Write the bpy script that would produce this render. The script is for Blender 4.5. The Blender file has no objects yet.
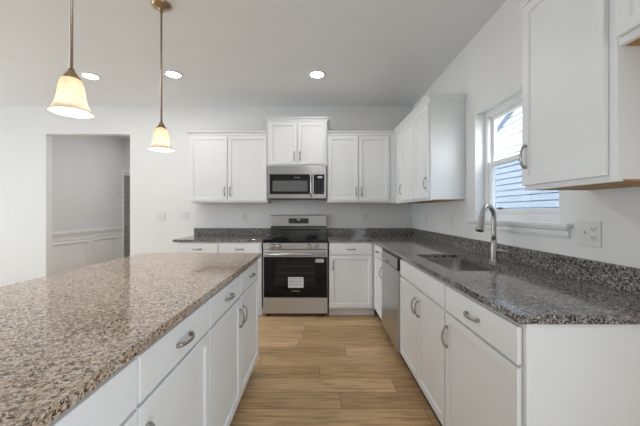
import bpy, bmesh, math, random
from mathutils import Vector, Matrix
random.seed(7)
S = bpy.context.scene
COL = S.collection
R = math.radians
F = 310.0                       # focal length in pixels of the 640 px frame

# ------------------------------------------------------------------ camera
CAMZ = 1.245
cd = bpy.data.cameras.new('camera'); cam = bpy.data.objects.new('camera', cd); COL.objects.link(cam)
cam.location = (0, 0, CAMZ); cam.rotation_euler = (R(90), 0, 0)
cd.sensor_width = 36; cd.lens = F / 640 * 36
cd.shift_x = 1.5 / 640; cd.shift_y = -1.5 / 640
cd.clip_start = 0.02
S.camera = cam

# ------------------------------------------------------------------ world, lights, exposure
W = bpy.data.worlds.new('sky'); S.world = W; W.use_nodes = True
bg = W.node_tree.nodes['Background']; bg.inputs[0].default_value = (0.86, 0.93, 1.0, 1); bg.inputs[1].default_value = 3.0
S.view_settings.view_transform = 'Standard'; S.view_settings.look = 'None'
S.view_settings.exposure = 1.2; S.view_settings.gamma = 1.0; S.view_settings.use_curve_mapping = False

def area(name, loc, rot, sx, sy, power, color=(1, 1, 1)):
    l = bpy.data.lights.new(name, 'AREA'); l.shape = 'RECTANGLE'; l.size = sx; l.size_y = sy
    l.energy = power; l.color = color
    o = bpy.data.objects.new(name, l); COL.objects.link(o); o.location = loc; o.rotation_euler = rot
    return o
# unseen fill panels added on the solid side walls to brighten the room
FILL_TINT = (0.80, 0.915, 1.0)
XL_, XR_ = -5.6, 1.297        # the room's left and right wall faces, which carry the added fill panels
area('fill_panel_left', (XL_ + .02, 1.2, 1.15), (R(90), 0, R(-90)), 4.4, 2.0, 39, FILL_TINT)
area('fill_panel_right', (XR_ - .01, -1.6, 1.05), (R(90), 0, R(90)), 3.0, 2.0, 26, FILL_TINT)
sun_d = bpy.data.lights.new('sun', 'SUN'); sun_d.energy = 1.6; sun_d.angle = R(3); sun_d.color = (1, .97, .93)
sun = bpy.data.objects.new('sun', sun_d); COL.objects.link(sun); sun.rotation_euler = (R(25), R(-42), 0)

# ------------------------------------------------------------------ materials
def new_mat(name):
    m = bpy.data.materials.new(name); m.use_nodes = True
    nt = m.node_tree; return m, nt, nt.nodes['Principled BSDF']
def N(nt, t, **kw):
    n = nt.nodes.new(t)
    for k, v in kw.items(): setattr(n, k, v)
    return n
def ramp(nt, stops, interp='LINEAR'):
    n = nt.nodes.new('ShaderNodeValToRGB'); cr = n.color_ramp; cr.interpolation = interp
    while len(cr.elements) < len(stops): cr.elements.new(0.5)
    for e, (p, c) in zip(cr.elements, stops):
        e.position = p; e.color = (*c, 1)
    return n
def plain(name, col, rough=0.5, metal=0.0, noise=0.0, scale=40.0, coat=0.0, spec=0.5):
    m, nt, b = new_mat(name)
    b.inputs['Roughness'].default_value = rough; b.inputs['Metallic'].default_value = metal
    b.inputs['Specular IOR Level'].default_value = spec
    b.inputs['Coat Weight'].default_value = coat
    tc = N(nt, 'ShaderNodeTexCoord'); nz = N(nt, 'ShaderNodeTexNoise'); nz.inputs['Scale'].default_value = scale
    nt.links.new(tc.outputs['Object'], nz.inputs['Vector'])
    lo = tuple(max(0, c * (1 - noise)) for c in col); hi = tuple(min(1, c * (1 + noise)) for c in col)
    r = ramp(nt, [(0.3, lo), (0.7, hi)])
    nt.links.new(nz.outputs['Fac'], r.inputs['Fac']); nt.links.new(r.outputs['Color'], b.inputs['Base Color'])
    return m
def emit(name, col, strength):
    m, nt, b = new_mat(name)
    b.inputs['Base Color'].default_value = (.02, .02, .02, 1) if strength < 1 else (*col, 1)
    b.inputs['Emission Color'].default_value = (*col, 1); b.inputs['Emission Strength'].default_value = strength
    return m
def wall_mat(name, col):
    m = plain(name, col, 0.75, noise=0.01, scale=3, spec=0.25)
    nt = m.node_tree; b = nt.nodes['Principled BSDF']
    nz = N(nt, 'ShaderNodeTexNoise'); nz.inputs['Scale'].default_value = 350
    bp = N(nt, 'ShaderNodeBump'); bp.inputs['Strength'].default_value = 0.04; bp.inputs['Distance'].default_value = 0.002
    tc = N(nt, 'ShaderNodeTexCoord'); nt.links.new(tc.outputs['Object'], nz.inputs['Vector'])
    nt.links.new(nz.outputs['Fac'], bp.inputs['Height']); nt.links.new(bp.outputs['Normal'], b.inputs['Normal'])
    return m
def granite(name, cols, rough=0.09):
    m, nt, b = new_mat(name); L = nt.links.new
    tc = N(nt, 'ShaderNodeTexCoord')
    nz = N(nt, 'ShaderNodeTexNoise'); nz.inputs['Scale'].default_value = 60; nz.inputs['Detail'].default_value = 3
    L(tc.outputs['Object'], nz.inputs['Vector'])
    mixv = N(nt, 'ShaderNodeVectorMath', operation='MULTIPLY_ADD')
    L(nz.outputs['Color'], mixv.inputs[0]); mixv.inputs[1].default_value = (0.014, 0.014, 0.014)
    L(tc.outputs['Object'], mixv.inputs[2])
    def cells(scale, stops):
        v = N(nt, 'ShaderNodeTexVoronoi'); v.inputs['Scale'].default_value = scale
        L(mixv.outputs[0], v.inputs['Vector'])
        sp = N(nt, 'ShaderNodeSeparateColor'); L(v.outputs['Color'], sp.inputs[0])
        r = ramp(nt, stops, 'CONSTANT'); L(sp.outputs[0], r.inputs['Fac']); return sp, r
    _, big = cells(125, cols)
    sp2, fine = cells(230, cols)
    mx = N(nt, 'ShaderNodeMix', data_type='RGBA'); 
    gt = N(nt, 'ShaderNodeMath', operation='GREATER_THAN'); gt.inputs[1].default_value = 0.55
    L(sp2.outputs[1], gt.inputs[0]); L(gt.outputs[0], mx.inputs['Factor'])
    L(big.outputs['Color'], mx.inputs['A']); L(fine.outputs['Color'], mx.inputs['B'])
    L(mx.outputs['Result'], b.inputs['Base Color'])
    b.inputs['Roughness'].default_value = rough; b.inputs['Specular IOR Level'].default_value = 0.6
    return m
def floor_mat():
    m, nt, b = new_mat('oak_plank_floor'); L = nt.links.new
    tc = N(nt, 'ShaderNodeTexCoord')
    def math_(op, a, b=None):
        n = N(nt, 'ShaderNodeMath', operation=op)
        for k, v in enumerate((a, b)):
            if v is None: continue
            if isinstance(v, (int, float)): n.inputs[k].default_value = v
            else: L(v, n.inputs[k])
        return n.outputs[0]
    sx = N(nt, 'ShaderNodeSeparateXYZ'); L(tc.outputs['Object'], sx.inputs[0])
    yr = math_('DIVIDE', sx.outputs['Y'], 0.178); row = math_('FLOOR', yr)
    wn = N(nt, 'ShaderNodeTexWhiteNoise', noise_dimensions='1D'); L(row, wn.inputs['W'])
    xr = math_('ADD', math_('DIVIDE', sx.outputs['X'], 1.22), math_('MULTIPLY', wn.outputs['Value'], 5.0)); col = math_('FLOOR', xr)
    cb = N(nt, 'ShaderNodeCombineXYZ'); L(row, cb.inputs[0]); L(col, cb.inputs[1])
    wn2 = N(nt, 'ShaderNodeTexWhiteNoise', noise_dimensions='2D'); L(cb.outputs[0], wn2.inputs['Vector'])
    fy = math_('FRACT', yr); fx = math_('FRACT', xr)
    ey = math_('MINIMUM', fy, math_('SUBTRACT', 1.0, fy)); ex = math_('MINIMUM', fx, math_('SUBTRACT', 1.0, fx))
    seamf = math_('MAXIMUM', math_('LESS_THAN', ey, 0.009), math_('LESS_THAN', ex, 0.0016))
    base = ramp(nt, [(0, (0.47, 0.305, 0.155)), (0.5, (0.57, 0.38, 0.20)), (1, (0.67, 0.46, 0.26))])
    L(wn2.outputs['Value'], base.inputs['Fac'])
    # grain: stretched noise shifted per plank
    mp = N(nt, 'ShaderNodeMapping'); mp.inputs['Scale'].default_value = (2.2, 26, 1)
    off = N(nt, 'ShaderNodeVectorMath', operation='MULTIPLY_ADD'); off.inputs[1].default_value = (17, 13, 0)
    L(wn2.outputs['Color'], off.inputs[0]); L(tc.outputs['Object'], off.inputs[2]); L(off.outputs[0], mp.inputs['Vector'])
    nz = N(nt, 'ShaderNodeTexNoise'); nz.inputs['Scale'].default_value = 1.6; nz.inputs['Detail'].default_value = 6; nz.inputs['Distortion'].default_value = 0.8
    L(mp.outputs[0], nz.inputs['Vector'])
    gr = ramp(nt, [(0.28, (0.58, 0.55, 0.52)), (0.5, (1.0, 1.0, 1.0)), (0.72, (1.22, 1.20, 1.18))])
    L(nz.outputs['Fac'], gr.inputs['Fac'])
    mul = N(nt, 'ShaderNodeMix', data_type='RGBA', blend_type='MULTIPLY'); mul.inputs['Factor'].default_value = 1
    L(base.outputs['Color'], mul.inputs['A']); L(gr.outputs['Color'], mul.inputs['B'])
    seam = N(nt, 'ShaderNodeMix', data_type='RGBA'); L(seamf, seam.inputs['Factor'])
    L(mul.outputs['Result'], seam.inputs['A']); seam.inputs['B'].default_value = (0.17, 0.11, 0.06, 1)
    L(seam.outputs['Result'], b.inputs['Base Color'])
    b.inputs['Roughness'].default_value = 0.42; b.inputs['Specular IOR Level'].default_value = 0.35
    return m
def steel(name, col=(0.62, 0.62, 0.62), rough=0.27, axis=0, aniso=0):
    m, nt, b = new_mat(name); L = nt.links.new
    tc = N(nt, 'ShaderNodeTexCoord'); mp = N(nt, 'ShaderNodeMapping')
    sc = [400, 400, 400]; sc[axis] = 6; mp.inputs['Scale'].default_value = sc
    nz = N(nt, 'ShaderNodeTexNoise'); nz.inputs['Scale'].default_value = 1; nz.inputs['Detail'].default_value = 2
    L(tc.outputs['Object'], mp.inputs['Vector']); L(mp.outputs[0], nz.inputs['Vector'])
    r = ramp(nt, [(0.2, tuple(c * .92 for c in col)), (0.8, tuple(min(1, c * 1.06) for c in col))])
    L(nz.outputs['Fac'], r.inputs['Fac']); L(r.outputs['Color'], b.inputs['Base Color'])
    b.inputs['Metallic'].default_value = 1; b.inputs['Roughness'].default_value = rough
    if aniso:
        tg = N(nt, 'ShaderNodeTangent'); tg.direction_type = 'RADIAL'; tg.axis = 'Z'; L(tg.outputs[0], b.inputs['Tangent'])
        b.inputs['Anisotropic'].default_value = aniso; b.inputs['Anisotropic Rotation'].default_value = 0.25
    return m
def glass_mat(name, tint=(1, 1, 1), gloss=0.03):
    m = bpy.data.materials.new(name); m.use_nodes = True; nt = m.node_tree; nt.nodes.clear(); L = nt.links.new
    out = N(nt, 'ShaderNodeOutputMaterial'); t = N(nt, 'ShaderNodeBsdfTransparent'); g = N(nt, 'ShaderNodeBsdfGlossy')
    t.inputs[0].default_value = (*tint, 1); g.inputs['Roughness'].default_value = 0.02
    lw = N(nt, 'ShaderNodeLayerWeight'); lw.inputs['Blend'].default_value = 0.5
    pw = N(nt, 'ShaderNodeMath', operation='POWER'); pw.inputs[1].default_value = 5; L(lw.outputs['Facing'], pw.inputs[0])
    ad = N(nt, 'ShaderNodeMath', operation='MULTIPLY_ADD'); ad.inputs[1].default_value = 0.5; ad.inputs[2].default_value = gloss; L(pw.outputs[0], ad.inputs[0])
    mx = N(nt, 'ShaderNodeMixShader'); L(ad.outputs[0], mx.inputs[0]); L(t.outputs[0], mx.inputs[1]); L(g.outputs[0], mx.inputs[2])
    L(mx.outputs[0], out.inputs[0]); return m
def screen_mat():
    m = bpy.data.materials.new('insect_screen_mesh'); m.use_nodes = True; nt = m.node_tree; nt.nodes.clear(); L = nt.links.new
    out = N(nt, 'ShaderNodeOutputMaterial'); t = N(nt, 'ShaderNodeBsdfTransparent'); d = N(nt, 'ShaderNodeBsdfDiffuse')
    d.inputs[0].default_value = (0.20, 0.22, 0.26, 1); t.inputs[0].default_value = (0.93, 0.97, 1, 1)
    mx = N(nt, 'ShaderNodeMixShader'); mx.inputs[0].default_value = 0.42
    L(t.outputs[0], mx.inputs[1]); L(d.outputs[0], mx.inputs[2]); L(mx.outputs[0], out.inputs[0]); return m
def shade_mat():
    m = bpy.data.materials.new('frosted_shade_glass'); m.use_nodes = True; nt = m.node_tree; nt.nodes.clear(); L = nt.links.new
    out = N(nt, 'ShaderNodeOutputMaterial'); t = N(nt, 'ShaderNodeBsdfTranslucent'); d = N(nt, 'ShaderNodeBsdfDiffuse')
    g = N(nt, 'ShaderNodeBsdfGlossy'); g.inputs['Roughness'].default_value = 0.25
    tc = N(nt, 'ShaderNodeTexCoord'); nz = N(nt, 'ShaderNodeTexNoise'); nz.inputs['Scale'].default_value = 18
    L(tc.outputs['Object'], nz.inputs['Vector'])
    r = ramp(nt, [(0.3, (0.53, 0.48, 0.42)), (0.7, (0.59, 0.54, 0.475))]); L(nz.outputs['Fac'], r.inputs['Fac'])
    L(r.outputs['Color'], t.inputs[0]); L(r.outputs['Color'], d.inputs[0])
    mx = N(nt, 'ShaderNodeMixShader'); mx.inputs[0].default_value = 0.55
    L(t.outputs[0], mx.inputs[1]); L(d.outputs[0], mx.inputs[2])
    m2 = N(nt, 'ShaderNodeMixShader'); m2.inputs[0].default_value = 0.05
    L(mx.outputs[0], m2.inputs[1]); L(g.outputs[0], m2.inputs[2])
    L(m2.outputs[0], out.inputs[0]); return m

M = {}
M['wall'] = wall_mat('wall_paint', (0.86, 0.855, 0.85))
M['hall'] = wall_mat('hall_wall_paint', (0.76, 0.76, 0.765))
M['ceiling'] = wall_mat('ceiling_paint', (0.885, 0.90, 0.915))
M['trim'] = plain('white_trim_paint', (0.88, 0.88, 0.885), 0.4, noise=0.01)
M['cabinet'] = plain('white_cabinet_paint', (0.855, 0.862, 0.872), 0.38, noise=0.008, scale=6)
M['toe'] = plain('shaded_toe_kick', (0.10, 0.085, 0.075), 0.6, noise=0.03)  # shadow strip under the doors is put into this dark colour
M['ply'] = plain('tan_plywood', (0.42, 0.24, 0.09), 0.6, noise=0.18, scale=14)
M['floor'] = floor_mat()
M['granite'] = granite('speckled_grey_brown_granite', [(0, (0.02, 0.02, 0.022)), (0.22, (0.09, 0.075, 0.068)), (0.42, (0.21, 0.185, 0.17)), (0.66, (0.30, 0.275, 0.26)), (0.88, (0.46, 0.455, 0.46))])
M['granite_island_lit'] = granite('speckled_granite_warm_lit', [(0, (0.04, 0.034, 0.031)), (0.12, (0.18, 0.125, 0.088)), (0.28, (0.36, 0.26, 0.19)), (0.52, (0.53, 0.41, 0.32)), (0.82, (0.63, 0.54, 0.46))])  # same stone, with the island's warm reflected light put into its colour
M['steel'] = steel('brushed_stainless_steel', (0.55, 0.55, 0.56), 0.36, 0, 0.8)
M['steel_v'] = steel('brushed_stainless_vertical', (0.60, 0.60, 0.61), 0.3, 2)
M['steel_dark'] = steel('dark_stainless_panel', (0.10, 0.10, 0.10), 0.22)
M['sink'] = steel('satin_sink_steel', (0.45, 0.42, 0.39), 0.3, 1)
M['nickel'] = plain('satin_nickel', (0.42, 0.405, 0.385), 0.28, 1.0, 0.03)
M['brass'] = plain('antique_brushed_brass', (0.40, 0.31, 0.20), 0.30, 1.0, 0.15, 25)
M['rod'] = plain('champagne_metal', (0.50, 0.44, 0.37), 0.35, 1.0, 0.04)
M['black'] = plain('black_plastic', (0.012, 0.012, 0.012), 0.35, noise=0.1)
M['blackglass'] = plain('black_glass', (0.004, 0.004, 0.005), 0.05, noise=0.1, spec=0.35)
M['windowglass'] = plain('dark_oven_window', (0.012, 0.012, 0.013), 0.10, noise=0.15, scale=20, spec=0.35)
M['microwindow'] = plain('grey_mesh_microwave_window', (0.13, 0.13, 0.135), 0.25, noise=0.1, scale=600)
M['ring'] = plain('grey_burner_print', (0.06, 0.06, 0.06), 0.2)
M['logo'] = plain('pale_printed_mark', (0.22, 0.22, 0.22), 0.5)
M['paper'] = plain('white_paper', (0.72, 0.72, 0.73), 0.7, noise=0.02)
M['ink'] = plain('grey_ink', (0.16, 0.16, 0.17), 0.7)
M['plate'] = plain('white_plastic', (0.80, 0.80, 0.79), 0.35, noise=0.01)
M['slot'] = plain('dark_socket_slot', (0.05, 0.05, 0.05), 0.6)
M['vinyl'] = plain('white_window_vinyl', (0.88, 0.88, 0.89), 0.35, noise=0.01)
M['glass'] = glass_mat('window_glass')
M['screen'] = screen_mat()
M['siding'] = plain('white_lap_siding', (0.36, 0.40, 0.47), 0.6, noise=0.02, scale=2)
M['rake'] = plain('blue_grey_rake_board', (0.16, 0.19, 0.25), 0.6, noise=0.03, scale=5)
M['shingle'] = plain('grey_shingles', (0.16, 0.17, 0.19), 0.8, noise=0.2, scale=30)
M['soil'] = plain('lawn_ground', (0.18, 0.22, 0.12), 0.9, noise=0.2, scale=3)
M['greydoor'] = plain('grey_painted_door', (0.27, 0.28, 0.27), 0.5, noise=0.05, scale=9)
M['shade'] = shade_mat()
M['lens'] = emit('lit_recessed_lens', (1, 0.99, 0.97), 12)
M['bulb'] = emit('lit_bulb', (1, 0.86, 0.66), 14)
M['lcd'] = emit('lit_display_digits', (0.75, 0.85, 1.0), 0.2)

# ------------------------------------------------------------------ mesh helpers
def bm_new(): return bmesh.new()
def box(bm, x0, x1, y0, y1, z0, z1, bev=0.0, seg=2):
    t = bmesh.new()
    r = bmesh.ops.create_cube(t, size=1.0)
    for v in t.verts:
        v.co = Vector(((x0 + x1) / 2 + v.co.x * (x1 - x0), (y0 + y1) / 2 + v.co.y * (y1 - y0), (z0 + z1) / 2 + v.co.z * (z1 - z0)))
    if bev > 0:
        bmesh.ops.bevel(t, geom=t.edges[:], offset=bev, segments=seg, profile=0.5, affect='EDGES')
    join(bm, t)
def join(bm, t, mat=None):
    mp = {}
    for v in t.verts: mp[v] = bm.verts.new(mat @ v.co if mat else v.co)
    for f in t.faces:
        try: bm.faces.new([mp[v] for v in f.verts]).smooth = f.smooth
        except ValueError: pass
    t.free()
def lathe(bm, prof, center=(0, 0, 0), n=32, axis='Z', smooth=True):
    rings = []
    for r, h in prof:
        ring = []
        for k in range(n):
            a = 2 * math.pi * k / n
            p = (r * math.cos(a), r * math.sin(a), h)
            if axis == 'Y': p = (p[0], p[2], p[1])
            elif axis == 'X': p = (p[2], p[0], p[1])
            ring.append(bm.verts.new((center[0] + p[0], center[1] + p[1], center[2] + p[2])))
        rings.append(ring)
    for a, b in zip(rings, rings[1:]):
        for k in range(n):
            f = bm.faces.new((a[k], a[(k + 1) % n], b[(k + 1) % n], b[k])); f.smooth = smooth
    if prof[0][0] > 1e-5: bm.faces.new(rings[0][::-1])
    if prof[-1][0] > 1e-5: bm.faces.new(rings[-1])
def tube(bm, pts, rads, n=10, flat=None, up=Vector((0, 0, 1))):
    """sweep an ellipse along pts; rads = radius per point or (a, b) pairs (a sideways, b along the frame normal)"""
    pts = [Vector(p) for p in pts]; rings = []
    for i, p in enumerate(pts):
        d = (pts[min(i + 1, len(pts) - 1)] - pts[max(i - 1, 0)]).normalized()
        s = d.cross(up)
        if s.length < 1e-4: s = d.cross(Vector((1, 0, 0)))
        s.normalize(); q = s.cross(d).normalized()
        r = rads[i] if isinstance(rads, (list, tuple)) and isinstance(rads[0], (list, tuple)) else (rads[i] if isinstance(rads, (list, tuple)) else rads)
        a, b = r if isinstance(r, (list, tuple)) else (r, r)
        rings.append([bm.verts.new(p + s * (a * math.cos(2 * math.pi * k / n)) + q * (b * math.sin(2 * math.pi * k / n))) for k in range(n)])
    for x, y in zip(rings, rings[1:]):
        for k in range(n):
            bm.faces.new((x[k], x[(k + 1) % n], y[(k + 1) % n], y[k])).smooth = True
    bm.faces.new(rings[0][::-1]); bm.faces.new(rings[-1])
def sweep_profile(bm, path, prof):
    """extrude a closed profile of (outward, z) along an open horizontal path of (x, y), mitred; outward is to the right of travel"""
    P = [Vector((p[0], p[1])) for p in path]; rings = []
    for i, p in enumerate(P):
        ns = []
        if i > 0: d = (P[i] - P[i - 1]).normalized(); ns.append(Vector((d.y, -d.x)))
        if i < len(P) - 1: d = (P[i + 1] - P[i]).normalized(); ns.append(Vector((d.y, -d.x)))
        if len(ns) == 2:
            b = (ns[0] + ns[1]).normalized(); b = b / max(0.2, b.dot(ns[0]))
        else: b = ns[0]
        rings.append([bm.verts.new((p.x + b.x * o, p.y + b.y * o, z)) for o, z in prof])
    n = len(prof)
    for x, y in zip(rings, rings[1:]):
        for k in range(n): bm.faces.new((x[k], x[(k + 1) % n], y[(k + 1) % n], y[k]))
    bm.faces.new(rings[0][::-1]); bm.faces.new(rings[-1])
def slab(bm, outer, holes, z0, z1):
    """horizontal slab from an outline with holes"""
    t = bmesh.new(); es = []
    for loop in [outer] + holes:
        vs = [t.verts.new((x, y, z0)) for x, y in loop]
        for i in range(len(vs)): es.append(t.edges.new((vs[i], vs[(i + 1) % len(vs)])))
    bmesh.ops.triangle_fill(t, edges=es, use_beauty=True)
    r = bmesh.ops.extrude_face_region(t, geom=t.faces[:])
    for g in r['geom']:
        if isinstance(g, bmesh.types.BMVert): g.co.z = z1
    bmesh.ops.recalc_face_normals(t, faces=t.faces[:])
    join(bm, t)
def rounded(x0, x1, y0, y1, rad, seg=6):
    """counter-clockwise rounded rectangle; rad = one radius or (x0y0, x1y0, x1y1, x0y1)"""
    rr = rad if isinstance(rad, (list, tuple)) else (rad,) * 4
    out = []
    for (cx, cy, a0), r in zip(((x0, y0, 180), (x1, y0, 270), (x1, y1, 0), (x0, y1, 90)), rr):
        sx = 1 if cx == x0 else -1; sy = 1 if cy == y0 else -1
        if r < 1e-5: out.append((cx, cy)); continue
        for k in range(seg + 1):
            a = R(a0 + 90 * k / seg); out.append((cx + sx * r + r * math.cos(a), cy + sy * r + r * math.sin(a)))
    return out
def obj(name, bm, mat, parent=None, bevel=0.0):
    bmesh.ops.recalc_face_normals(bm, faces=bm.faces[:])
    me = bpy.data.meshes.new(name); bm.to_mesh(me); bm.free()
    me.materials.append(M[mat] if isinstance(mat, str) else mat)
    o = bpy.data.objects.new(name, me); COL.objects.link(o)
    if parent: o.parent = parent
    if bevel:
        md = o.modifiers.new('Bevel', 'BEVEL'); md.width = bevel; md.segments = 2; md.limit_method = 'ANGLE'; md.angle_limit = R(40)
    return o
def thing(name, label, cat, loc=(0, 0, 0), rz=0.0, group=None):
    o = bpy.data.objects.new(name, None); COL.objects.link(o); o.empty_display_size = 0.1
    o.location = loc; o.rotation_euler = (0, 0, rz); o['label'] = label; o['category'] = cat
    if group: o['group'] = group
    return o
def tag(o, label, cat, group=None):
    o['label'] = label; o['category'] = cat
    if group: o['group'] = group
    return o
def struct(name, bm, mat, parent=None, bevel=0.0):
    o = obj(name, bm, mat, parent, bevel)
    o['kind'] = 'structure'; return o

# ------------------------------------------------------------------ room
D = 4.28; XW = 1.297; CEIL = 2.70; XL = -5.6; YR = -4.0
# opening in the back wall and window in the right wall
OX0, OX1, OZ = -3.762, -2.603, 2.315
WY0, WY1, WZ0, WZ1 = 1.664, 2.574, 1.178, 2.063
bm = bm_new(); box(bm, XL - .1, XW + .14, YR - .1, 6.4, -0.1, 0); struct('floor', bm, 'floor')
bm = bm_new(); box(bm, XL - .1, XW + .14, YR - .1, 6.4, CEIL, CEIL + .12); struct('ceiling', bm, 'ceiling')
bm = bm_new()
box(bm, XL, OX0, D, D + .10, 0, CEIL); box(bm, OX0, OX1, D, D + .10, OZ, CEIL); box(bm, OX1, XW, D, D + .10, 0, CEIL)
struct('wall_back', bm, 'wall')
bm = bm_new()
box(bm, XW, XW + .14, YR, WY0, 0, CEIL); box(bm, XW, XW + .14, WY1, D + .1, 0, CEIL)
box(bm, XW, XW + .14, WY0, WY1, 0, WZ0); box(bm, XW, XW + .14, WY0, WY1, WZ1, CEIL)
struct('wall_right', bm, 'wall')
bm = bm_new(); box(bm, XL - .1, XL, YR, D + .1, 0, CEIL); struct('wall_left', bm, 'wall')
bm = bm_new(); box(bm, XL - .1, XW + .14, YR - .1, YR, 0, CEIL); struct('wall_rear', bm, 'wall')
# hall beyond the opening
HX0, HX1, HY = -3.92, -1.6, 6.2
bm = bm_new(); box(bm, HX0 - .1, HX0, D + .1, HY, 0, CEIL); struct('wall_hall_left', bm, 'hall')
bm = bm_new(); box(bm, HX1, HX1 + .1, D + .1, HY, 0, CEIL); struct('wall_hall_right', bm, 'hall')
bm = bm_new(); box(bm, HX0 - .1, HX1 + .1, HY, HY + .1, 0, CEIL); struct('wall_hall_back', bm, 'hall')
area('fill_panel_hall', (-2.6, 5.3, 2.66), (0, 0, 0), 0.9, 0.9, 5.5)  # unseen area light added under the hall ceiling to brighten the hall
# baseboards
bp = [(0, 0), (0.014, 0), (0.014, 0.10), (0.008, 0.125), (0, 0.13)]
bm = bm_new(); sweep_profile(bm, [(XL, D), (OX0, D)], bp); sweep_profile(bm, [(OX1, D), (-1.70, D)], bp); struct('baseboard_back', bm, 'trim')
bm = bm_new(); sweep_profile(bm, [(HX0, D + .1), (HX0, HY)], bp); struct('baseboard_hall', bm, 'trim')
# wainscot on the hall's left wall: chair rail and picture-frame mouldings
rail = [(0, .845), (.012, .845), (.012, .862), (.02, .87), (.03, .90), (.034, .915), (.034, .93), (0, .93)]
bm = bm_new(); sweep_profile(bm, [(HX0, D + .1), (HX0, HY - .02)], rail); sweep_profile(bm, [(HX0, D + .1), (HX0, HY - .02)], [(0, .80), (.012, .80), (.012, .812), (0, .812)]); struct('trim_1', bm, 'trim')
bm = bm_new(); box(bm, HX0, HX0 + .004, D + .1, HY - .02, .13, .845); struct('trim_2', bm, 'trim')
bm = bm_new()
for y0, y1 in ((4.42, 5.24), (5.35, 6.06)):
    for (a0, a1, b0, b1) in ((y0, y1, .74, .765), (y0, y1, .20, .225), (y0, y0 + .025, .225, .74), (y1 - .025, y1, .225, .74)):
        box(bm, HX0 + .004, HX0 + .020, a0, a1, b0, b1, 0.004, 1)
struct('trim_3', bm, 'trim')
# grey boarded door with white casing in the hall's far wall
bm = bm_new(); 
for (x0, x1, z0, z1) in ((-3.919, -3.885, 0, 2.075), (-2.95, -2.87, 0, 2.075), (-3.885, -2.95, 2.03, 2.075)): box(bm, x0, x1, HY - .02, HY, z0, z1, .004, 1)
struct('trim_4', bm, 'trim')
bm = bm_new()
z = 0.01
while z < 1.96:
    box(bm, -3.88, -2.955, HY - .012, HY - .001, z, min(z + .092, 2.02), .004, 1); z += .098
struct('door_1', bm, 'greydoor')

# ------------------------------------------------------------------ window over the sink
bm = bm_new()
XF = 1.375   # inner face of the vinyl frame
for (y0, y1, z0, z1) in ((WY0, WY0 + .05, WZ0, WZ1), (WY1 - .05, WY1, WZ0, WZ1), (WY0 + .05, WY1 - .05, WZ1 - .05, WZ1), (WY0 + .05, WY1 - .05, WZ0, WZ0 + .05)):
    box(bm, XF, XF + .07, y0, y1, z0, z1, .004, 1)
win = struct('window_1', bm, 'vinyl')
ZM = 1.625
bm = bm_new()   # lower sash nearer the room
for (y0, y1, z0, z1) in ((WY0 + .05, WY0 + .085, WZ0 + .05, ZM + .02), (WY1 - .085, WY1 - .05, WZ0 + .05, ZM + .02), (WY0 + .085, WY1 - .085, ZM - .015, ZM + .02), (WY0 + .085, WY1 - .085, WZ0 + .05, WZ0 + .085)):
    box(bm, XF + .010, XF + .035, y0, y1, z0, z1, .003, 1)
struct('sash', bm, 'vinyl', win)
bm = bm_new()
for (y0, y1, z0, z1) in ((WY0 + .05, WY0 + .08, ZM - .015, WZ1 - .05), (WY1 - .08, WY1 - .05, ZM - .015, WZ1 - .05), (WY0 + .08, WY1 - .08, ZM - .015, ZM + .015), (WY0 + .08, WY1 - .08, WZ1 - .08, WZ1 - .05)):
    box(bm, XF + .038, XF + .062, y0, y1, z0, z1, .003, 1)
struct('sash', bm, 'vinyl', win)
bm = bm_new(); box(bm, XF + .021, XF + .024, WY0 + .085, WY1 - .085, WZ0 + .085, ZM - .015); struct('pane', bm, 'glass', win)
bm = bm_new(); box(bm, XF + .049, XF + .052, WY0 + .08, WY1 - .08, ZM + .015, WZ1 - .08); struct('pane', bm, 'glass', win)
bm = bm_new(); box(bm, XF + .064, XF + .066, WY0 + .05, WY1 - .05, WZ0 + .05, ZM); struct('insect_screen', bm, 'screen', win)
bm = bm_new(); box(bm, XF - .004, XF + .012, 2.33, 2.38, WZ0 + .086, WZ0 + .098, .003, 1); struct('sash_lift', bm, 'black', win)
bm = bm_new()   # white jamb liner of the reveal
for (y0, y1, z0, z1) in ((WY0, WY0 + .008, WZ0, WZ1), (WY1 - .008, WY1, WZ0, WZ1), (WY0 + .008, WY1 - .008, WZ1 - .008, WZ1)):
    box(bm, XW + .001, XF - .001, y0, y1, z0, z1)
struct('trim_5', bm, 'trim')
bm = bm_new()
box(bm, XW - .036, XW, WY0 - .09, WY1 + .075, WZ0 - .016, WZ0 + .006, .004, 2)
box(bm, XW, XF, WY0, WY1, WZ0 - .0, WZ0 + .006)
struct('window_sill', bm, 'trim')
bm = bm_new()
sweep_profile(bm, [(XW, WY1 + .055), (XW, WY0 - .07)], [(0, WZ0 - .068), (.010, WZ0 - .068), (.014, WZ0 - .055), (.014, WZ0 - .034), (.026, WZ0 - .026), (.026, WZ0 - .0165), (0, WZ0 - .0165)])
struct('trim_6', bm, 'trim')

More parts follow.
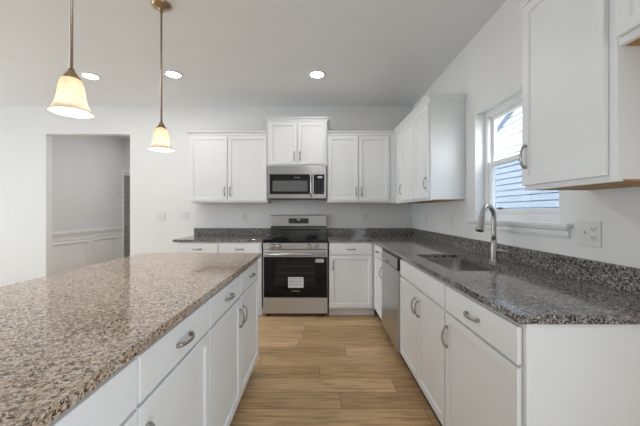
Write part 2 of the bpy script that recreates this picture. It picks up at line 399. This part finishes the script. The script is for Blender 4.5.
# ------------------------------------------------------------------ outdoors
bm = bm_new(); box(bm, 1.6, 14, -6, 18, -.35, -.3); struct('ground', bm, 'soil')
nb = thing('house', 'neighbouring house with pale lap siding seen through the window over the sink', 'house', (4.0, 4.2, -.3))
bm = bm_new()
zz = 0.0; GP = 0.485; EZ = 2.95 + .0
def half(zl):   # half width of the gable at height zl (local)
    return 3.45 if zl <= EZ else max(0.0, 3.45 - (zl - EZ) / GP)
while half(zz) > 0.05:
    h0, h1 = half(zz), half(zz + .125)
    for xa, xb, za, zb in ((-.030, -.016, zz, zz + .106), (.02, .02, zz + .106, zz + .125)):
      h0, h1 = half(za), half(zb)
      a = [bm.verts.new(p) for p in ((xa, -h0, za), (xa, h0, za), (xb, h1, zb), (xb, -h1, zb))]
      b = [bm.verts.new(p) for p in ((5, -h0, za), (5, h0, za), (5, h1, zb), (5, -h1, zb))]
      bm.faces.new(a); bm.faces.new(b[::-1])
      for k in range(4): bm.faces.new((a[k], b[k], b[(k + 1) % 4], a[(k + 1) % 4]))
    zz += .125
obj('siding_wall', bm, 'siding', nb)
top = EZ + 3.45 * GP
for s in (-1, 1):
    bm = bm_new()
    e = 3.85; ez = top - e * GP
    for x0, x1, dz0, dz1 in ((-.10, 5.1, .03, .19),):
        vs = [bm.verts.new(p) for p in ((x0, 0, top + dz0), (x0, s * e, ez + dz0), (x0, s * e, ez + dz1), (x0, 0, top + dz1), (x1, 0, top + dz0), (x1, s * e, ez + dz0), (x1, s * e, ez + dz1), (x1, 0, top + dz1))]
        for q in ((0, 1, 2, 3), (7, 6, 5, 4), (0, 4, 5, 1), (1, 5, 6, 2), (2, 6, 7, 3), (3, 7, 4, 0)): bm.faces.new([vs[i] for i in q])
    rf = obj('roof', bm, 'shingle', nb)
    bm = bm_new()
    vs = [bm.verts.new(p) for p in ((-.125, 0, top - .02), (-.125, s * e, ez - .02), (-.125, s * e, ez + .17), (-.125, 0, top + .17), (-.016, 0, top - .02), (-.016, s * e, ez - .02), (-.016, s * e, ez + .17), (-.016, 0, top + .17))]
    for q in ((0, 1, 2, 3), (7, 6, 5, 4), (0, 4, 5, 1), (1, 5, 6, 2), (2, 6, 7, 3), (3, 7, 4, 0)): bm.faces.new([vs[i] for i in q])
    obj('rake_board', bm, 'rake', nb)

# ------------------------------------------------------------------ cabinet parts (local frame: x along the front, front at y=0 facing -y)
def pull(parent, x, z, vertical, L=0.105, y=-0.02):
    """arched satin-nickel bow pull with flared feet"""
    bm = bm_new(); pts = []; rad = []
    n = 14
    for i in range(n + 1):
        t = i / n; u = (t - .5) * L
        h = 0.010 + 0.018 * math.sin(math.pi * t) ** 0.7
        pts.append((u, h)); w = 0.0085 - 0.0022 * math.sin(math.pi * t); rad.append((w, 0.0048))
    P = [Vector((x, y - h, z + u)) if vertical else Vector((x + u, y - h, z)) for u, h in pts]
    tube(bm, P, rad, 10, up=Vector((0, 1, 0)))
    for e in (-1, 1):
        u = e * (L / 2 - .004)
        if vertical: box(bm, x - .007, x + .007, y - .012, y, z + u - .007, z + u + .007, .002, 1)
        else: box(bm, x + u - .007, x + u + .007, y - .012, y, z - .007, z + .007, .002, 1)
    return obj('handle', bm, 'nickel', parent)
def shaker(name, parent, x0, x1, z0, z1, rail=0.057, y=0.0, th=0.02):
    """five-piece door: raised frame, recessed flat panel with a small step"""
    t = bmesh.new()
    r = bmesh.ops.create_cube(t, size=1.0)
    for v in t.verts: v.co = Vector(((x0 + x1) / 2 + v.co.x * (x1 - x0), y - th / 2 + v.co.y * th, (z0 + z1) / 2 + v.co.z * (z1 - z0)))
    bmesh.ops.bevel(t, geom=t.edges[:], offset=.0022, segments=2, profile=.5, affect='EDGES')
    front = min(t.faces, key=lambda f: f.calc_center_median().y - (1 if f.calc_area() > .4 * (x1 - x0) * (z1 - z0) else 0))
    bmesh.ops.inset_region(t, faces=[front], thickness=rail - .002, depth=0)
    bmesh.ops.inset_region(t, faces=[front], thickness=.006, depth=-.004)
    bmesh.ops.inset_region(t, faces=[front], thickness=.002, depth=-.005)
    bm = bm_new(); join(bm, t)
    return obj(name, bm, 'cabinet', parent)
def slabfront(name, parent, x0, x1, z0, z1, th=0.02):
    """flat drawer front with an eased, stepped edge"""
    bm = bm_new(); box(bm, x0, x1, -th, 0, z0, z1, .0035, 2)
    return obj(name, bm, 'cabinet', parent)

def base_cabinet(label, loc, rz, w, depth, fronts, group, end_panel=None, open_top=False, toe=True, name='base_cabinet', toe_mat='cabinet'):
    t = thing(name, label, 'cabinet', loc, rz, group)
    bm = bm_new(); zt = .884
    if open_top:
        box(bm, 0, .018, .02, depth, .10, zt); box(bm, w - .018, w, .02, depth, .10, zt)
        box(bm, .018, w - .018, .02, depth, .10, .118); box(bm, .018, w - .018, depth - .012, depth, .118, zt)
        box(bm, 0, w, 0, .02, .10, zt)
    else: box(bm, 0, w, 0, depth, .10, zt)
    obj('body', bm, 'cabinet', t, .001)
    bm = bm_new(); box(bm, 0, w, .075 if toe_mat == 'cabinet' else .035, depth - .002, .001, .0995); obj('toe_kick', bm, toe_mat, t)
    for kind, x0, x1, z0, z1, hd in fronts:
        if kind == 'drawer':
            f = slabfront('drawer_front', t, x0, x1, z0, z1)
            if hd: pull(f, (x0 + x1) / 2, (z0 + z1) / 2, False)
        else:
            f = shaker('door', t, x0, x1, z0, z1)
            if hd: pull(f, x0 + .032 if hd == 'L' else x1 - .032, z1 - .115, True)
    if end_panel is not None:
        bm = bm_new()
        if end_panel > 0: box(bm, w + .0005, w + .0125, -.001, depth, .0995, zt, .001, 1); box(bm, w + .0005, w + .0125, .036, depth, .001, .0995)
        else: box(bm, -.0125, -.0005, -.001, depth, .001, zt, .001, 1)
        obj('end_panel', bm, 'cabinet', t)
    return t

DZ0, DZ1, RZ0, RZ1 = .118, .729, .740, .866     # door and drawer heights
XR = .672                                        # face plane of the right run
YB = 3.655                                       # face plane of the back run
# --- right run, from far to near (local x runs towards the camera)
def right_base(label, y_far, y_near, fronts, **k):
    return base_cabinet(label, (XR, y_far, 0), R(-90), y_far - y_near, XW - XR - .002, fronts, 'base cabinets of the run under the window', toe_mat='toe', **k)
w = 3.654 - 3.142
right_base('narrow white base cabinet in the inner corner, left of the dishwasher', 3.654, 3.142,
           [('drawer', .03, w - .012, RZ0, RZ1, True), ('door', .03, w - .012, DZ0, DZ1, 'R')])
w = 2.483 - 1.604
right_base('wide white sink base cabinet with two doors under a blank false drawer front', 2.483, 1.604,
           [('drawer', .006, w - .006, RZ0, RZ1, False), ('door', .006, w / 2 - .003, DZ0, DZ1, 'R'), ('door', w / 2 + .003, w - .006, DZ0, DZ1, 'L')], open_top=True)
w = 1.602 - 1.012
right_base('white base cabinet with one drawer and one door, nearest on the sink side', 1.602, 1.012,
           [('drawer', .006, w - .006, RZ0, RZ1, True), ('door', .006, w - .006, DZ0, DZ1, 'L')], end_panel=1)
# --- back run
def back_base(label, x0, x1, fronts, **k):
    return base_cabinet(label, (x0, YB, 0), 0, x1 - x0, D - YB - .002, fronts, 'base cabinets of the run beside the range', **k)
back_base('white base cabinet with one drawer and one door right of the range', .125, .671,
          [('drawer', .012, .505, RZ0, RZ1, True), ('door', .012, .505, DZ0, DZ1, 'L')])
back_base('white two-drawer base cabinet left of the range, mostly hidden by the island', -1.668, -.672,
          [('drawer', .010, .480, RZ0, RZ1, True), ('drawer', .503, .975, RZ0, RZ1, True),
           ('door', .010, .480, DZ0, DZ1, 'R'), ('door', .503, .975, DZ0, DZ1, 'L')])
# --- island, from near to far (local x runs away from the camera)
XI = -.488
ys = [.275, .808, 1.338, 1.872, 2.425]
il = ['white island base cabinet nearest the camera, cut off by the photo edge',
      'white island base cabinet, second from the camera, its drawer handle largest in view',
      'white island base cabinet, third from the camera, door handle at its far edge',
      'white island base cabinet at the far end, nearest the range']
for i in range(4):
    w = ys[i + 1] - ys[i] - .001
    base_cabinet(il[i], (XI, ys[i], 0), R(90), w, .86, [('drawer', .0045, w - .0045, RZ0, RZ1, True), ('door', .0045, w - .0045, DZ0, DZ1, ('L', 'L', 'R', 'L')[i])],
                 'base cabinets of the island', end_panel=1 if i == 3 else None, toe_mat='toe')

# ------------------------------------------------------------------ worktops
wt = thing('countertop', 'speckled granite worktop of the island, tan from painted-in warm light', 'countertop', (-.925, 1.2, .885))
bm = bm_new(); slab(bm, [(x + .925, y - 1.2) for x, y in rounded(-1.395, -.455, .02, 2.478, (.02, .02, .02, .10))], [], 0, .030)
obj('slab', bm, 'granite_island_lit', wt, .003)

wt = thing('countertop', 'L-shaped grey speckled granite worktop with the sink set in it', 'countertop', (.9, 2.6, .885))
XC = .640; YC = D - .648; YE = .985
SX0, SX1, SY0, SY1 = .745, 1.088, 1.716, 2.40
o_ = [(.113, YC), (XC, YC), (XC, YE), (XW - .001, YE), (XW - .001, D - .001), (.113, D - .001)]
h_ = rounded(SX0, SX1, SY0, SY1, .05)
bm = bm_new(); slab(bm, [(x - .9, y - 2.6) for x, y in o_], [[(x - .9, y - 2.6) for x, y in h_]], 0, .030)
obj('slab', bm, 'granite', wt, .003)
bm = bm_new(); box(bm, .113 - .9, XW - .022 - .9, D - .021 - 2.6, D - .001 - 2.6, .0302, .131, .0015, 1)
box(bm, XW - .0215 - .9, XW - .001 - .9, YE - 2.6, D - .001 - 2.6, .0302, .131, .0015, 1)
obj('backsplash', bm, 'granite', wt)

wt = thing('countertop', 'short grey speckled granite worktop left of the range', 'countertop', (-1.2, 3.9, .885))
bm = bm_new(); slab(bm, [(x + 1.2, y - 3.9) for x, y in rounded(-1.712, -.657, YC, D - .001, 0)], [], 0, .030)
obj('slab', bm, 'granite', wt, .003)
bm = bm_new(); box(bm, -1.712 + 1.2, -.657 + 1.2, D - .021 - 3.9, D - .001 - 3.9, .0302, .131, .0015, 1)
obj('backsplash', bm, 'granite', wt)

# ------------------------------------------------------------------ sink and faucet
sk = thing('sink', 'undermounted stainless steel sink under the window', 'sink', (.9, 2.058, .70))
bm = bm_new()
rings = []
for dx, z, r in ((.024, .1842, .06), (.003, .1842, .05), (.003, .178, .05), (-.004, .03, .045), (-.02, .008, .04), (-.05, .0, .03)):
    rings.append([bm.verts.new((x - .9, y - 2.058, z)) for x, y in rounded(SX0 - dx, SX1 + dx, SY0 - dx, SY1 + dx, r)])
for a, b in zip(rings, rings[1:]):
    for k in range(len(a)): bm.faces.new((a[k], a[(k + 1) % len(a)], b[(k + 1) % len(a)], b[k])).smooth = True
bm.faces.new(rings[-1])
bs = obj('basin', bm, 'sink', sk)
md = bs.modifiers.new('Solidify', 'SOLIDIFY'); md.thickness = .0015; md.offset = -1
bm = bm_new(); lathe(bm, [(.045, .0015), (.045, .004), (.034, .005), (.03, .003), (.0, .003)], (.02, .0, 0), 24); obj('drain', bm, 'nickel', sk)

FX, FY = 1.160, 2.05
fa = thing('faucet', 'brushed nickel gooseneck faucet with pull-down spray head behind the sink', 'faucet', (FX, FY, .9152), R(0))
bm = bm_new(); lathe(bm, [(.029, 0), (.029, .004), (.024, .008), (.0235, .02), (.024, .085), (.022, .10), (.018, .125), (.0155, .14)], n=24); obj('body', bm, 'nickel', fa)
ang = R(215); dx, dy = math.cos(ang), math.sin(ang)
rad_ = .075; hz = .290
pts = [(0, 0, .13), (0, 0, .18), (0, 0, .24), (0, 0, hz)]
for k in range(1, 13):
    a = math.pi * k / 12 * .93
    rr = rad_ * (1 - math.cos(a)); pts.append((dx * rr, dy * rr, hz + rad_ * math.sin(a)))
bm = bm_new(); tube(bm, pts, .0145, 14); obj('spout', bm, 'nickel', fa)
e0, e1 = Vector(pts[-2]), Vector(pts[-1]); dd = (e1 - e0).normalized()
bm = bm_new(); hp = [e1 - dd * .004, e1 + dd * .004, e1 + dd * .03, e1 + dd * .06, e1 + dd * .095, e1 + dd * .105]
tube(bm, hp, [.0165, .0172, .0185, .021, .025, .024], 16)
sh = obj('spray_head', bm, 'nickel', fa)
bm = bm_new(); tube(bm, [e1 + dd * .105, e1 + dd * .1075], [.021, .020], 16); obj('nozzle', bm, 'black', sh)
bm = bm_new(); lathe(bm, [(.0165, .0), (.0172, .003), (.0165, .006)], (0, 0, .148), 20); obj('ring', bm, 'steel_dark', fa)
la = R(-50)
bm = bm_new(); lx, ly = math.cos(la), math.sin(la)
tube(bm, [(lx * .012, ly * .012, .072), (lx * .035, ly * .035, .074), (lx * .06, ly * .06, .072), (lx * .10, ly * .10, .064)], [(.016, .015), (.015, .013), (.011, .008), (.008, .005)], 12); obj('lever', bm, 'nickel', fa)

# ------------------------------------------------------------------ upper cabinets
UZ0, UZ1 = 1.345, 2.235
def upper_cabinet(label, loc, rz, w, depth, z0, z1, doors, group, crown, hz, rail=.057, skirt=.007):
    """doors = [(x0, x1, handle side)]; crown = path in local (x, y), outward to the right of travel"""
    t = thing('wall_cabinet', label, 'cabinet', (loc[0], loc[1], z0), rz, group)
    h = z1 - z0
    bm = bm_new(); box(bm, 0, w, 0, depth, skirt, h)
    box(bm, 0, w, 0, .019, 0, skirt)
    obj('body', bm, 'cabinet', t, .001)
    bm = bm_new(); box(bm, .001, w - .001, .0195, depth - .001, skirt - .006, skirt - .0005); obj('bottom_panel', bm, 'ply', t)
    for x0, x1, hd in doors:
        f = shaker('door', t, x0, x1, .022, h - .028, rail)
        pull(f, x0 + .032 if hd == 'L' else x1 - .032, hz - z0, True)
    bm = bm_new()
    sweep_profile(bm, crown, [(.0005, h - .012), (.010, h - .012), (.012, h + .004), (.020, h + .014), (.032, h + .022), (.036, h + .026), (.036, h + .036), (.0005, h + .036)])
    obj('crown_moulding', bm, 'cabinet', t)
    return t
UD = .310; YU = D - .332; XU = .988
wu = -.6475 + 1.640
upper_cabinet('white two-door wall cabinet left of the microwave', (-1.640, YU), 0, wu, .330, UZ0 + .01, UZ1 - .008, [(.012, .4825, 'R'), (.4905, wu - .012, 'L')], 'wall cabinets over the back run',
              [(0, .33), (0, 0), (wu, 0)], 1.50)
wu = XU - .1125
upper_cabinet('white two-door wall cabinet right of the microwave, meeting the corner', (.1125, YU), 0, wu - .001, .330, UZ0 + .01, UZ1 - .008, [(.008, .392, 'R'), (.400, .784, 'L')], 'wall cabinets over the back run',
              [(0, 0), (wu - .001, 0)], 1.50)
upper_cabinet('short white two-door wall cabinet directly above the microwave', (-.6465, YU - .025), 0, .757, .355, 1.822, 2.398, [(.028, .3745, 'R'), (.3825, .729, 'L')], 'wall cabinets over the back run',
              [(0, .355), (0, 0), (.757, 0), (.757, .355)], 1.945)
# right wall: local x runs towards the camera
wf = YU - 2.735
upper_cabinet('white wall cabinet in the right corner, its white side panel facing the window', (XU, YU - .001, 0), R(-90), wf - .001, XW - XU - .002, UZ0, UZ1, [(.30, .792, 'L'), (.806, wf - .012, 'R')], 'wall cabinets on the window wall',
              [(.04, 0), (wf - .001, 0), (wf - .001, .305)], 1.50)
upper_cabinet('tall white one-door wall cabinet right of the window, handle on its far edge', (XU, 1.484, 0), R(-90), 1.484 - 1.024, XW - XU - .002, UZ0, UZ1, [(.008, .430, 'L')], 'wall cabinets on the window wall',
              [(0, .305), (0, 0), (.46, 0)], 1.50)
upper_cabinet('short white wall cabinet high at the right edge of the photo, tan underside', (XU, 1.022, 0), R(-90), .86, XW - XU - .002, 1.79, UZ1, [(.012, .426, 'R'), (.434, .848, 'L')], 'wall cabinets on the window wall',
              [(0, 0), (.86, 0), (.86, .305)], 1.90)

# ------------------------------------------------------------------ dishwasher
dw = thing('dishwasher', 'stainless steel dishwasher between the corner cabinet and the sink', 'dishwasher', (XR, 3.139, 0), R(-90))
w = 3.139 - 2.487
bm = bm_new(); box(bm, .004, w - .004, .012, .58, .10, .872); obj('body', bm, 'black', dw)
bm = bm_new(); box(bm, .004, w - .004, .035, .56, .001, .0995); obj('toe_kick', bm, 'black', dw)
bm = bm_new(); box(bm, .006, w - .008, -.034, .010, .105, .765, .006, 3); obj('door', bm, 'steel_v', dw)
bm = bm_new()
pr = [(-.034, .770), (-.040, .800), (-.030, .858), (.010, .858), (.010, .770)]
ra = [bm.verts.new((.006, y, z)) for y, z in pr]; rb = [bm.verts.new((w - .022, y, z)) for y, z in pr]
for k in range(5): bm.faces.new((ra[k], ra[(k + 1) % 5], rb[(k + 1) % 5], rb[k]))
bm.faces.new(ra[::-1]); bm.faces.new(rb)
cp = obj('control_panel', bm, 'steel', dw, .002)
bm = bm_new(); box(bm, w - .0215, w - .007, -.036, .010, .770, .858, .002, 1); obj('end_cap', bm, 'black', cp)
bm = bm_new(); box(bm, .25, .36, -.0405, -.036, .783, .797, .001, 1); obj('vent_slot', bm, 'black', cp)
bm = bm_new(); box(bm, .004, w - .006, -.026, .010, .8585, .878, .002, 1); obj('top_strip', bm, 'black', dw)

# ------------------------------------------------------------------ range
RG = thing('range', 'freestanding stainless steel electric range with black glass oven door', 'range', (-.2705, 3.640, 0))
H2 = .3785
bm = bm_new(); box(bm, -H2 + .002, H2 - .002, .046, .620, .035, .876); obj('body', bm, 'steel_dark', RG)
for sx in (-1, 1):
    for yy in (.08, .56):
        bm = bm_new(); lathe(bm, [(.022, 0.0005), (.022, .012), (.012, .016), (.012, .034)], (sx * .33, yy, 0), 16); obj('foot', bm, 'black', RG)
bm = bm_new(); box(bm, -H2, H2, -.002, .575, .8765, .914, .004, 2); ck = obj('cooktop', bm, 'blackglass', RG)
for (cx, cy, r) in ((-.19, .15, .105), (.19, .15, .09), (-.19, .42, .075), (.19, .42, .10)):
    bm = bm_new(); lathe(bm, [(r, .9141), (r, .9145), (r - .004, .9145), (r - .004, .9141)], (cx, cy, 0), 40); obj('burner_ring', bm, 'ring', ck)
# back guard
bm = bm_new(); box(bm, -H2 + .002, H2 - .002, .576, .626, .8765, 1.045, .003, 1); bg_ = obj('back_guard', bm, 'steel_dark', RG)
bm = bm_new()
pr = [(.560, 1.048), (.574, 1.190), (.584, 1.197), (.626, 1.197), (.626, 1.048)]
ra = [bm.verts.new((-H2 + .002, y, z)) for y, z in pr]; rb = [bm.verts.new((H2 - .002, y, z)) for y, z in pr]
for k in range(5): bm.faces.new((ra[k], ra[(k + 1) % 5], rb[(k + 1) % 5], rb[k]))
bm.faces.new(ra[::-1]); bm.faces.new(rb)
con = obj('console', bm, 'steel', RG, .004)
bm = bm_new(); tilt = Matrix.Translation((0, .560, 1.048)) @ Matrix.Rotation(-math.atan2(.014, .142), 4, 'X')
t_ = bmesh.new(); box(t_, -.135, .135, -.003, .002, .035, .105, .001, 1); join(bm, t_, tilt); dsp = obj('display', bm, 'black', RG)
for x0, x1, z0, z1 in ((-.022, -.010, .078, .096), (-.006, .006, .078, .096), (.012, .024, .078, .096)):
    bm = bm_new(); t_ = bmesh.new(); box(t_, x0, x1, -.0036, -.0031, z0, z1); join(bm, t_, tilt); obj('digit', bm, 'lcd', dsp)
bm = bm_new()
for k in range(4):
    for x in (-.11, -.075, .07, .105):
        t_ = bmesh.new(); 
        if k < 3: box(t_, x - .008, x + .008, -.0036, -.0031, .05 + k * .018, .053 + k * .018); join(bm, t_, tilt)
        else: t_.free()
o_ = obj('touch_keys', bm, 'logo', dsp); o_['kind'] = 'stuff'
bm = bm_new(); box(bm, -.30, .30, .5735, .5758, .985, 1.008); obj('vent', bm, 'black', bg_)
# knob panel
bm = bm_new(); box(bm, -H2, H2, .002, .045, .802, .8755, .004, 2); kp = obj('control_panel', bm, 'steel', RG)
for x in (-.270, -.190, .165, .250):
    bm = bm_new(); lathe(bm, [(.026, 0.0015), (.026, -.006), (.022, -.010), (.020, -.030), (.017, -.033), (0, -.033)], (x, 0, .838), 24, axis='Y')
    box(bm, x - .004, x + .004, -.036, -.030, .820, .856, .001, 1); obj('knob', bm, 'nickel', kp)
# oven door
bm = bm_new(); box(bm, -H2 + .001, H2 - .001, 0, .045, .238, .796, .004, 2); od = obj('oven_door', bm, 'steel', RG)
bm = bm_new(); box(bm, -H2 + .006, H2 - .006, -.005, -.0005, .240, .712, .002, 1); og = obj('glass_panel', bm, 'blackglass', od)
bm = bm_new(); box(bm, -.245, .235, -.0062, -.0052, .375, .665, .0004, 1); obj('viewing_window', bm, 'windowglass', od)
bm = bm_new()
for z in (.44, .52, .60): box(bm, -.225, .215, -.0068, -.0064, z, z + .006)
obj('rack', bm, 'ring', od)
bm = bm_new(); tube(bm, [(-.355, -.045, .748), (.355, -.045, .748)], [(.0125, .014), (.0125, .014)], 14)
for s in (-1, 1): tube(bm, [(s * .335, 0.001, .752), (s * .335, -.045, .748)], [(.012, .012), (.010, .012)], 10)
obj('handle', bm, 'steel', od)
bm = bm_new(); box(bm, -.085, .095, -.0085, -.007, .352, .476); st = obj('sticker', bm, 'paper', RG)
bm = bm_new()
for k in range(6):
    x = -.072
    while x < .078:
        l = random.uniform(.012, .035); box(bm, x, min(x + l, .084), -.0092, -.0087, .455 - k * .0165, .461 - k * .0165); x += l + .010
obj('print', bm, 'ink', st)
bm = bm_new(); box(bm, .237, .330, -.0068, -.0052, .648, .688); st = obj('sticker', bm, 'paper', RG)
bm = bm_new()
for k in range(2):
    for x in (.243, .262, .283, .303): box(bm, x, x + .012, -.0076, -.0070, .654 + k * .016, .664 + k * .016)
obj('print', bm, 'ink', st)
bm = bm_new(); box(bm, -.045, .045, -.0058, -.0052, .307, .317); obj('badge', bm, 'logo', od)
bm = bm_new(); box(bm, -H2 + .001, H2 - .001, 0, .045, .045, .232, .005, 2); obj('storage_drawer', bm, 'steel', RG)

# ------------------------------------------------------------------ microwave
MW = thing('microwave', 'stainless steel over-the-range microwave hung under the short cabinet', 'microwave', (-.2665, 3.905, 1.398))
hw = .366
bm = bm_new(); box(bm, -hw + .004, hw - .004, .032, D - 3.905 - .003, .012, .420); obj('body', bm, 'steel_dark', MW)
bm = bm_new(); box(bm, -hw, hw, .002, .031, .316, .421, .004, 2); obj('vent_grille', bm, 'steel', MW)
bm = bm_new(); box(bm, -hw, hw, .002, .031, .012, .066, .003, 2); obj('lower_trim', bm, 'steel', MW)
bm = bm_new(); box(bm, -hw, .188, 0, .031, .068, .314, .004, 2); md_ = obj('door', bm, 'steel', MW)
bm = bm_new(); box(bm, -hw + .018, .186, -.004, -.0005, .070, .312, .001, 1); g_ = obj('glass_panel', bm, 'blackglass', md_)
bm = bm_new(); box(bm, -.312, .128, -.0052, -.0042, .100, .235); obj('window', bm, 'microwindow', md_)
bm = bm_new(); box(bm, -.04, .035, -.0048, -.0042, .267, .277); obj('badge', bm, 'logo', md_)
bm = bm_new(); tube(bm, [(.172, -.03, .035), (.172, -.042, .08), (.172, -.046, .19), (.172, -.042, .30), (.172, -.03, .345)], [(.010, .010), (.013, .011), (.013, .011), (.013, .011), (.010, .010)], 14)
for z in (.085, .295): tube(bm, [(.172, -.0045, z), (.172, -.042, z)], [.009, .009], 10)
obj('handle', bm, 'steel_v', md_)
bm = bm_new(); box(bm, .190, hw, .002, .031, .068, .314, .002, 1); cpn = obj('control_panel', bm, 'steel', MW)
bm = bm_new(); box(bm, .206, hw - .026, -.002, .0015, .070, .312, .001, 1); kpd = obj('keypad', bm, 'blackglass', MW)
bm = bm_new(); box(bm, .255, .315, -.003, -.0022, .268, .292); obj('readout', bm, 'lcd', kpd)
bm = bm_new()
for r_ in range(6):
    for c_ in range(3): box(bm, .222 + c_ * .042, .248 + c_ * .042, -.0027, -.0022, .085 + r_ * .029, .097 + r_ * .029)
obj('buttons', bm, 'ring', kpd)
bm = bm_new(); box(bm, -hw + .008, hw - .008, .006, .34, 0, .0115); obj('underside', bm, 'black', MW)

# ------------------------------------------------------------------ pendants
def pendant(loc, label):
    zc = CEIL - .0005
    t = thing('pendant_light', label, 'pendant lamp', loc, 0, 'pendant lights over the island')
    ztop = 1.838 - loc[2]
    Z = lambda z: z - loc[2]
    bm = bm_new(); lathe(bm, [(0, Z(zc - .055)), (.012, Z(zc - .055)), (.016, Z(zc - .035)), (.03, Z(zc - .028)), (.05, Z(zc - .022)), (.064, Z(zc - .012)), (.066, Z(zc - .006)), (.066, Z(zc))], n=36)
    obj('canopy', bm, 'brass', t)
    bm = bm_new(); lathe(bm, [(.0065, ztop + .03), (.0065, ztop + .40), (.0085, ztop + .402), (.0085, ztop + .412), (.0065, ztop + .414), (.0065, Z(zc - .054))], n=14)
    obj('rod', bm, 'rod', t)
    bm = bm_new(); lathe(bm, [(0, ztop + .034), (.012, ztop + .034), (.014, ztop + .022), (.020, ztop + .016), (.026, ztop + .004), (.033, ztop - .003), (.035, ztop - .0085), (.0, ztop - .0085)], n=28)
    sk_ = obj('socket_cap', bm, 'brass', t)
    prof = [(.030, .001), (.037, -.003), (.041, -.012), (.0455, -.03), (.050, -.055), (.053, -.08), (.057, -.10), (.0635, -.118), (.072, -.133), (.080, -.143), (.0835, -.150)]
    bm = bm_new(); lathe(bm, [(r, ztop - .010 + z) for r, z in prof] + [(r - .0035, ztop - .010 + z) for r, z in prof[::-1]], n=44)
    for f in [f for f in bm.faces if len(f.verts) > 4]: bm.faces.remove(f)
    shd = obj('lamp_shade', bm, 'shade', t)
    bm = bm_new(); lathe(bm, [(0, ztop - .108), (.012, ztop - .105), (.022, ztop - .09), (.024, ztop - .075), (.018, ztop - .055), (.012, ztop - .035), (.012, ztop - .0125)], n=20)
    obj('bulb', bm, 'bulb', t)
    l = bpy.data.lights.new('pendant_glow', 'POINT'); l.energy = 3.3; l.color = (1, .94, .86); l.shadow_soft_size = .02
    lo = bpy.data.objects.new('pendant_glow', l); COL.objects.link(lo); lo.parent = t; lo.location = (0, 0, ztop - .130)
    return t
pendant((-1.088, 1.365, 1.67), 'frosted bell pendant lamp nearer the camera, at the upper left')
pendant((-1.105, 2.180, 1.67), 'frosted bell pendant lamp farther back, nearer the wall cabinets')

# ------------------------------------------------------------------ recessed lights
def can(x, y, label):
    t = thing('recessed_light', label, 'ceiling light', (x, y, CEIL), 0, 'recessed ceiling lights')
    bm = bm_new(); lathe(bm, [(.070, -.0005), (.092, -.0005), (.094, -.004), (.088, -.008), (.070, -.010)], n=36)
    for f in [f for f in bm.faces if len(f.verts) > 4]: bm.faces.remove(f)
    obj('trim_ring', bm, 'trim', t)
    bm = bm_new(); lathe(bm, [(.0695, -.001), (.0695, -.009), (0, -.009)], n=36); obj('lens', bm, 'lens', t)
    l = bpy.data.lights.new('can_glow', 'AREA'); l.shape = 'DISK'; l.size = .13; l.energy = 1.7; l.color = (1, .98, .96)
    lo = bpy.data.objects.new('can_glow', l); COL.objects.link(lo); lo.parent = t; lo.location = (0, 0, -.012)
can(-2.44, 3.32, 'round recessed ceiling light at the left, beside the nearer pendant')
can(-1.535, 3.28, 'round recessed ceiling light just right of the farther pendant rod')
can(-.016, 3.28, 'round recessed ceiling light alone, above the range')

# ------------------------------------------------------------------ switch and outlet plates
def plate(label, name, cat, loc, rz, wd, ht, kinds):
    """local: plate faces -y, at y=0"""
    t = thing(name, label, cat, loc, rz, 'wall plates')
    bm = bm_new(); box(bm, -wd / 2, wd / 2, -.006, -.0005, -ht / 2, ht / 2, .002, 2); obj('cover_plate', bm, 'plate', t)
    n = len(kinds)
    for i, k in enumerate(kinds):
        x = (i - (n - 1) / 2) * .046
        if k == 'switch':
            bm = bm_new(); box(bm, x - .012, x + .012, -.0085, -.006, -.03, .03, .001, 1); obj('rocker', bm, 'plate', t)
        elif k == 'toggle':
            bm = bm_new(); box(bm, x - .005, x + .005, -.016, -.006, -.004, .012, .001, 1); obj('toggle', bm, 'plate', t)
        else:
            for s in (-1, 1):
                bm = bm_new(); box(bm, x - .016, x + .016, -.0085, -.006, s * .021 - .014, s * .021 + .014, .002, 1); so = obj('socket', bm, 'plate', t)
                bm = bm_new()
                for q in (-1, 1): box(bm, x + q * .006 - .0015, x + q * .006 + .0015, -.009, -.0083, s * .021 - .002, s * .021 + .008)
                box(bm, x - .002, x + .002, -.009, -.0083, s * .021 - .010, s * .021 - .006)
                obj('slots', bm, 'slot', so)
plate('white double switch plate on the back wall between the doorway and the worktop', 'light_switch', 'switch', (-2.17, D, 1.180), 0, .116, .115, ['switch', 'switch'])
plate('white double plate on the back wall just left of the wall cabinet', 'outlet', 'outlet', (-1.845, D, 1.180), 0, .116, .115, ['switch', 'outlet'])
plate('white outlet on the back wall above the short worktop', 'outlet', 'outlet', (-1.015, D, 1.165), 0, .072, .115, ['outlet'])
plate('white outlet on the back wall between the range and the right corner', 'outlet', 'outlet', (.645, D, 1.165), 0, .072, .115, ['outlet'])
plate('white outlet on the window wall nearest the corner', 'outlet', 'outlet', (XW, 3.73, 1.155), R(-90), .072, .115, ['outlet'])
plate('white switch plate on the window wall left of the window sill', 'light_switch', 'switch', (XW, 3.02, 1.155), R(-90), .072, .115, ['switch'])
plate('large white plate with switch and outlet right of the window sill', 'outlet', 'outlet', (XW, 1.478, 1.140), R(-90), .118, .120, ['toggle', 'outlet'])
